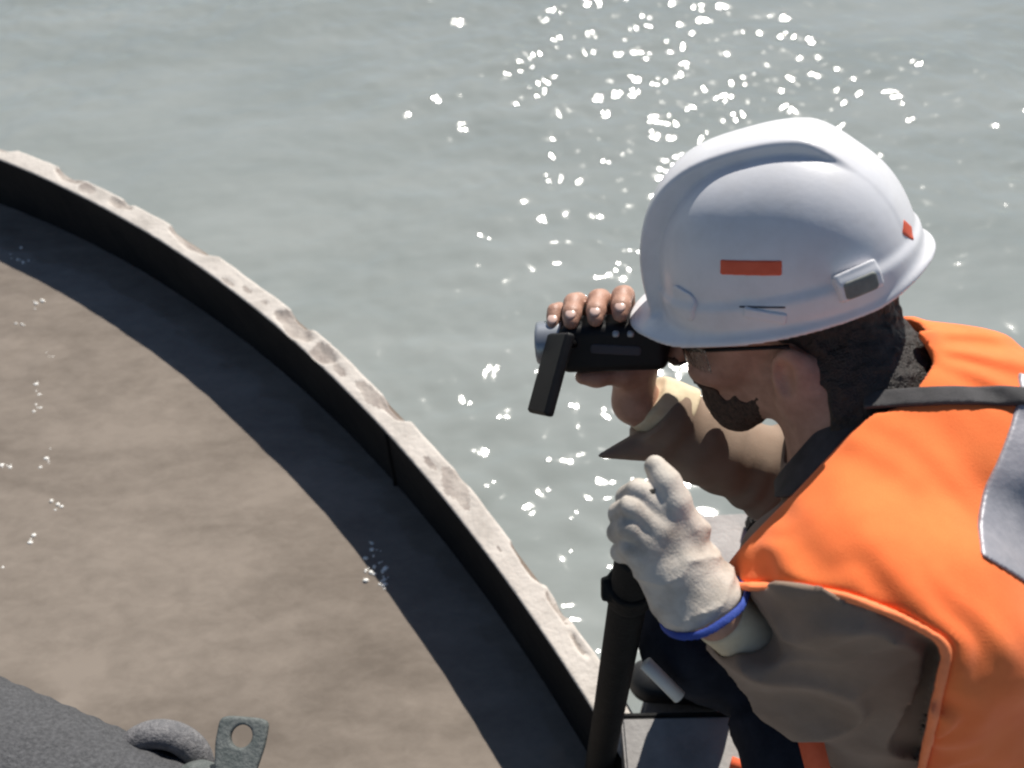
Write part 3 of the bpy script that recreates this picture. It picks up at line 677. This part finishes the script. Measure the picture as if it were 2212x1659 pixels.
# --- shirt: collar and both sleeves
def f_shirt(p):
    ax = nrm(EL_L - SH_L)
    up = cone(p, SH_L - ax * 0.01 + np.array([0.005, 0, 0.012]), EL_L + np.array([0.0, 0.01, 0.0]), 0.090, 0.064)
    up = smax(up, np.minimum(f_cut(p) - 0.004, f_torso(p) + 0.003), 0.004)
    fore = chain(p, [EL_L, (EL_L + WR_L) / 2 + np.array([0.0, -0.012, 0.01]), WR_L + 0.22 * (EL_L - WR_L)], [0.058, 0.050, 0.043], 0.02)
    blg = ell(p, c(1652, 1385, 0.785), (0.046, 0.044, 0.045))
    wa = nrm(EL_L - WR_L); t = (p - WR_L) @ wa
    fore = smin(fore, blg, 0.03)
    fore = smax(fore, 0.030 - t + 0.35 * (p - WR_L) @ np.array([0.6, 0.75, 0.0]), 0.004)
    L = smin(up, fore, 0.03)
    L = L + (0.0045 * np.abs(np.sin(t * 75 + 2.2 * noise(p, 13))) ** 0.7 * sstep(0.20, 0.02, t) + ridge(p, (0.45, 0.75, 0.3), 0.052, 0.0050, 1.3, 10, 0.9) - 0.002 * noise(p, 20)) * sstep(0.020, -0.02, f_cut(p))
    cufin = cone(p, WR_L, WR_L + wa * 0.075, 0.030, 0.034)
    L = smax(L, -cufin, 0.004)
    # far sleeve
    wb = nrm(EL_R - WR_R); tb = (p - WR_R) @ wb
    Rr_ = smin(chain(p, [WR_R + wb * 0.035, (EL_R + WR_R) / 2 + np.array([0, -0.006, 0]), EL_R], [0.047, 0.050, 0.055], 0.02), cone(p, EL_R, SH_R, 0.056, 0.07), 0.03)
    Rr_ = Rr_ - 0.0016 * np.sin(tb * 150 + 4 * noise(p, 14)) - 0.002 * noise(p, 28)
    tip = c(1294, 985, 1.04)
    flap = cone(p, WR_R + wb * 0.075 + np.array([0.0, -0.012, 0.0]), tip, 0.036, 0.003)
    Rr_ = smax(Rr_, 0.030 - tb - 0.25 * np.maximum(-((p - WR_R) @ np.array([0.0, 1.0, 0.0])), 0), 0.004)
    Rr_ = smax(Rr_, -cone(p, WR_R - wb * 0.02, WR_R + wb * 0.075, 0.034, 0.036), 0.003)
    Rr_ = smin(Rr_, smax(flap, -cone(p, WR_R - wb * 0.02, WR_R + wb * 0.075, 0.030, 0.034), 0.003), 0.008)
    d = np.minimum(L, Rr_)
    col = smax(f_neck(p) - 0.011 - 0.002 * noise(p, 30), (p - NECK) @ nrm(hc(-0.028, 0, -0.065) - NECK) + 0.040, 0.004)
    body = smax(f_torso(p) + 0.004 - 0.003 * noise(p, 20), -(f_neck(p) - 0.006), 0.01)
    body = smax(body, -(f_cut(p) + 0.004), 0.004)
    return np.minimum(np.minimum(d, col), body)
shirt = add_sdf("shirt", f_shirt, (0.05, -0.66, 0.55), (0.90, 0.16, 1.32), 0.0034, M['shirt'], person)
def f_neck_strap(p):                                         # dark webbing along the vest's neck edge
    k = p[:, 1] / p[:, 2] * F
    d = smax(np.abs(f_torso(p) + 0.001) - 0.0035, np.abs(p @ NL - 0.011) - 0.013, 0.002)
    d = smax(d, np.maximum(k - (829.5 - 850), (829.5 - 1075) - k) * p[:, 2] / F, 0.003)
    return smax(d, p[:, 2] - 0.93, 0.003)
add_sdf("neck_strap", f_neck_strap, (0.25, -0.20, 0.62), (0.50, 0.02, 0.96), 0.0022, M['strap'], person)
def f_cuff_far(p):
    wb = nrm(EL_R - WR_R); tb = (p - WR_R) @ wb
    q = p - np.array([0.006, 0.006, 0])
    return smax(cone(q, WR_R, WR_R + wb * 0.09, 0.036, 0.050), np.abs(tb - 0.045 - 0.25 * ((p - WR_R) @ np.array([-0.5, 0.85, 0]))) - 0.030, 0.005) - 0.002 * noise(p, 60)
add_sdf("shirt_cuff", f_cuff_far, WR_R - 0.13, WR_R + 0.15, 0.0024, M['cuff'], shirt)  # cream ring carries painted sunlight on the far sleeve's edge
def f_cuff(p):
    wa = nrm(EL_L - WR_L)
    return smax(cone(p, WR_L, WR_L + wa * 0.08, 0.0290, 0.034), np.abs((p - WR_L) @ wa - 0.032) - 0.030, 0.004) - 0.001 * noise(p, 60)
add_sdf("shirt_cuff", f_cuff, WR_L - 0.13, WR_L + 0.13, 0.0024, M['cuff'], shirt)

# --- leather glove on the near hand
GZ = 0.825
def f_glove(p):
    d = None
    for i, (bs, pip, r) in enumerate(((c(1442, 1118, 0.7645), c(1380, 1058, 0.7587), 0.0118), (c(1418, 1142, 0.7616), c(1364, 1096, 0.7559), 0.0122),
                                      (c(1400, 1172, 0.7616), c(1358, 1138, 0.7568), 0.0120), (c(1392, 1204, 0.7654), c(1362, 1180, 0.7616), 0.0112))):
        ch = chain(p, [bs, pip, pip + np.array([-0.007, -0.010, 0.024]), pip + np.array([0.010, -0.018, 0.038])], [r + 0.002, r, r - 0.001, r - 0.002], 0.004)
        d = ch if d is None else smin(d, ch, 0.0012)
    palm = smin(cone(p, c(1446, 1128, 0.7692), c(1500, 1258, 0.7825), 0.0205, 0.027), cone(p, c(1400, 1190, 0.7692), c(1462, 1275, 0.7844), 0.0215, 0.027), 0.025)
    d = smin(d, palm, 0.009)
    th = chain(p, [c(1484, 1150, 0.7730), c(1458, 1085, 0.7616), c(1436, 1042, 0.7616), c(1414, 1008, 0.7654)], [0.0205, 0.0152, 0.0138, 0.0110], 0.008)
    d = smin(d, th, 0.0045)
    cuff = cone(p, c(1480, 1240, 0.7835), c(1512, 1296, 0.7854), 0.033, 0.041)
    d = smin(d, cuff, 0.02)
    wa = nrm(c(1512, 1296, 0.7854) - c(1430, 1150, 0.7711)); t = (p - c(1430, 1150, 0.7711)) @ wa
    n = noise(p, 26)
    d = d + 0.0010 - 0.0046 * (1 - np.abs(np.sin(t * 105 + 2.0 * n + 0.6 * noise(p, 60))) ** 0.55) * sstep(0.0, 0.022, t) * (0.55 + 0.45 * noise(p + 5.0, 30)) - 0.0016 * noise(p, 45) - 0.0005 * noise(p, 110)
    d = smax(d, t - 0.083 - 0.004 * n, 0.003)
    return smax(d, -cone(p, c(1490, 1262, 0.7854), c(1540, 1345, 0.7854), 0.029, 0.037), 0.003)
glove = add_sdf("work_glove", f_glove, c(1400, 1150, 0.7806) - 0.15, c(1450, 1200, 0.7806) + 0.15, 0.0019, M['glove'], person)
glove["label"] = "creased pale leather work glove with blue hem"
def f_hem(p):
    wa = nrm(c(1512, 1296, 0.7854) - c(1430, 1150, 0.7711)); t = (p - c(1430, 1150, 0.7711)) @ wa
    return smax(np.abs(cone(p, c(1480, 1240, 0.7835), c(1530, 1326, 0.7854), 0.0335, 0.0445) - 0.001 - 0.0012 * noise(p, 60)) - 0.0020, np.abs(t - 0.083 - 0.004 * noise(p, 26)) - 0.0032, 0.0015)
add_sdf("hem", f_hem, c(1400, 1150, 0.7806) - 0.15, c(1450, 1200, 0.7806) + 0.15, 0.0017, M['blue'], glove)

# --- trousers and boots: squatting, near knee up beside the pole
dn = np.array([0, -math.cos(DEP), math.sin(DEP)])            # straight down, in the camera frame
KN_L, AN_L = c(1505, 1372, 1.06), to_cam(on_plane(1515, 1490, DK)) - dn * 0.13
KN_R, AN_R = c(1735, 1610, 1.00), c(1840, 1560, 1.40)
def f_trous(p):
    d = cone(p, HIP + np.array([0.0, -0.02, 0.0]), HIP + np.array([-0.03, -0.06, -0.02]), 0.15, 0.15)
    d = smin(d, cone(p, HIP + np.array([-0.05, -0.05, 0.02]), KN_L, 0.10, 0.075), 0.05)
    d = smin(d, cone(p, KN_L, AN_L, 0.070, 0.058), 0.03)
    d = smin(d, cone(p, HIP + np.array([-0.05, -0.10, -0.08]), KN_R, 0.10, 0.075), 0.05)
    d = smin(d, cone(p, KN_R, AN_R, 0.070, 0.058), 0.03)
    return d + ridge(p, (0.5, 0.6, 0.5), 0.06, 0.004, 0.9, 9, 0.8) - 0.003 * noise(p, 24)
add_sdf("trousers", f_trous, (0.10, -0.75, 0.75), (1.02, -0.05, 1.62), 0.006, M['trousers'], person)
fw = np.array([-1.0, 0, 0])
for an in (AN_L, AN_R):
    aw_ = to_world(an)[0]; hgt = aw_[2] - DK
    ft = an + dn * (hgt - 0.045)
    def f_boot(p, an=an, ft=ft):
        d = smin(cone(p, an, ft + np.array([0.02, 0, 0]), 0.052, 0.042), cone(p, ft + np.array([0.03, 0, 0]), ft + fw * 0.10, 0.044, 0.038), 0.03)
        q = to_world(p)[:, 2] - DK
        return smax(d, 0.002 - q, 0.004)
    add_sdf("boot", f_boot, ft - 0.24, ft + 0.24, 0.005, M['boot'], person)

# ------------------------------------------------------------------ camcorder held to his eye
cam = empty("camcorder", to_world(KC)[0], "small black camcorder with its side screen folded open, held to the worker's eye", "camcorder")
def f_cam(p):
    q = kl(p)
    d = box(q, (-0.004, 0, 0), (KL - 0.006, KW, KH), None, 0.011)
    return smin(d, box(q, (-0.052, 0.002, 0.006), (0.016, 0.016, 0.017), None, 0.006), 0.006)
cb_ = add_sdf("housing", f_cam, KC - 0.12, KC + 0.12, 0.0018, M['camblack'], cam)
def f_barrel(p):
    q = kl(p); r = np.sqrt(q[:, 1] ** 2 + (q[:, 2] - 0.003) ** 2)
    d = smax(r - 0.0255, np.abs(q[:, 0] - 0.070) - 0.016, 0.003)
    return smax(d, -smax(r - 0.0215, 0.082 - q[:, 0], 0.001), 0.001)
add_sdf("lens_barrel", f_barrel, KC - 0.12, KC + 0.12, 0.0015, M['silver'], cam)
add_sdf("lens_glass", lambda p: ell(kl(p), (0.078, 0, 0.003), (0.006, 0.0215, 0.0215)), KC - 0.12, KC + 0.12, 0.0015, M['lens'], cam)
add_patch("button", f_cam, 1330, 722, 16, 16, 0, M["silver"], cam, t=0.0012, r=0.003, depth=0.015)
add_patch("button", f_cam, 1362, 722, 16, 16, 0, M["silver"], cam, t=0.0012, r=0.003, depth=0.015)
add_patch("grip_panel", f_cam, 1330, 756, 110, 22, 0, M["slot"], cam, t=0.0012, r=0.004, depth=0.015)
S0 = c(1190, 808, 0.935); e1 = nrm([-0.26, -0.955, -0.05]); e2 = np.array([0.20, -0.40, -0.90]); e2 = nrm(e2 - (e2 @ e1) * e1); e3 = np.cross(e1, e2)
SA = np.stack([e1, e2, e3])
scr = add_sdf("flip_screen", lambda p: box(p, S0, (0.047, 0.029, 0.0055), SA, 0.0035), S0 - 0.09, S0 + 0.09, 0.0013, M['camblack'], cam)
sg = e3 if e3[0] > 0 else -e3
add_sdf("screen_glass", lambda p: box(p, S0 + sg * 0.0055, (0.040, 0.023, 0.0006), SA, 0.0005), S0 - 0.09, S0 + 0.09, 0.0009, M['screen'], scr)
add_sdf("screen_edge", lambda p: box(p, S0 - sg * 0.0053 + e2 * 0.0, (0.0450, 0.0270, 0.0010), SA, 0.0008), S0 - 0.09, S0 + 0.09, 0.0009, M['camblack'], scr)
link("hinge", tube_mesh("hinge", [to_world(kc(0.040, KW - 0.004, 0.008))[0], to_world(S0 - e1 * 0.038)[0]], 0.006, 14), M['camblack'], cam)

# small things: pale rod against the trouser leg, orange strap ends
a_, b_ = c(1392, 1430, 0.985), c(1470, 1508, 0.985)
rod = link("pale_rod", tube_mesh("pale_rod", [to_world(a_ + (b_ - a_) * t)[0] for t in (0, 0.03, 0.5, 0.97, 1)], [0.004, 0.0085, 0.0085, 0.0085, 0.004], 14), M['white'])
tag(rod, "short pale plastic rod against the dark trouser leg", "rod")
def ribbon(name, pts, wd, th, m):
    pts = np.array(smooth_path(pts, 8)); V = []; Fq = []
    for i, q in enumerate(pts):
        t = nrm(pts[min(i+1, len(pts)-1)] - pts[max(i-1, 0)]); s = nrm(np.cross(t, -CV)); n = np.cross(s, t)
        V += [q + s*wd/2 + n*th/2, q - s*wd/2 + n*th/2, q - s*wd/2 - n*th/2, q + s*wd/2 - n*th/2]
    for i in range(len(pts) - 1):
        for k in range(4): Fq.append([i*4+k, i*4+(k+1) % 4, (i+1)*4+(k+1) % 4, (i+1)*4+k])
    e = (len(pts)-1)*4; Fq += [[3, 2, 1, 0], [e, e+1, e+2, e+3]]
    return mesh_np(name, V, Fq)
link("vest_strap", ribbon("vest_strap", [W(1730, 1520, 0.84), W(1744, 1570, 0.835), W(1764, 1650, 0.835), W(1790, 1740, 0.85)], 0.024, 0.004, M['orange2']), M['orange2'], person)
o0 = on_plane(1578, 1648, 0.055); o1 = on_plane(1625, 1668, 0.055); o2 = on_plane(1690, 1720, 0.055)
tag(link("strap_end", ribbon("strap_end", [o0, o1, o2], 0.022, 0.004, M['orange2']), M['orange2']), "loose orange strap end lying on the grey steel plate", "strap")

# white flecks standing in for sun glints on the muddy water
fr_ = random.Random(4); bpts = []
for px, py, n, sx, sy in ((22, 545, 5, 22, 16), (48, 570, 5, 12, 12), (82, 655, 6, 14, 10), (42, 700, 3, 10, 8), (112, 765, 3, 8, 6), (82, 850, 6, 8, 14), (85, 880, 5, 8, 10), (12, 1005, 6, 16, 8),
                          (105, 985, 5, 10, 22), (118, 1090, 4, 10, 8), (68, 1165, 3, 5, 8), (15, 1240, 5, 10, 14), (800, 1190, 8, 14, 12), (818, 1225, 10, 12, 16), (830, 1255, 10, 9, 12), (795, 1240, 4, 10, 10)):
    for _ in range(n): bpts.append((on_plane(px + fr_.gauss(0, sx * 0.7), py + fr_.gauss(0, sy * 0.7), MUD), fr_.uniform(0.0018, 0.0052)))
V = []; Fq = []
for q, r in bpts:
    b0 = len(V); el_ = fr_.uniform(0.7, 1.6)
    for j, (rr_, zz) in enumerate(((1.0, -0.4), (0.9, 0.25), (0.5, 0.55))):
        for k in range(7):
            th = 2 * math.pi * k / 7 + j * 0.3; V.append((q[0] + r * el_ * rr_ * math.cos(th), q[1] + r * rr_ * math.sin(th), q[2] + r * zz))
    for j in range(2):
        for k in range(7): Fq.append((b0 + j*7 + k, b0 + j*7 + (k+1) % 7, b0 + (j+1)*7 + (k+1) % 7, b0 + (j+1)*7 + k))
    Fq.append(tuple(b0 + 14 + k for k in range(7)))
fm = bpy.data.meshes.new("painted_glint"); fm.from_pydata(V, [], Fq); fm.update()
tag(link("glint_flecks", fm, mat("painted_glint", (0.85, 0.84, 0.80), None, 0.25, spec=0.6)), "tiny white flecks standing in for sun glints on the brown water inside the pile", "painted_glint", kind="stuff")
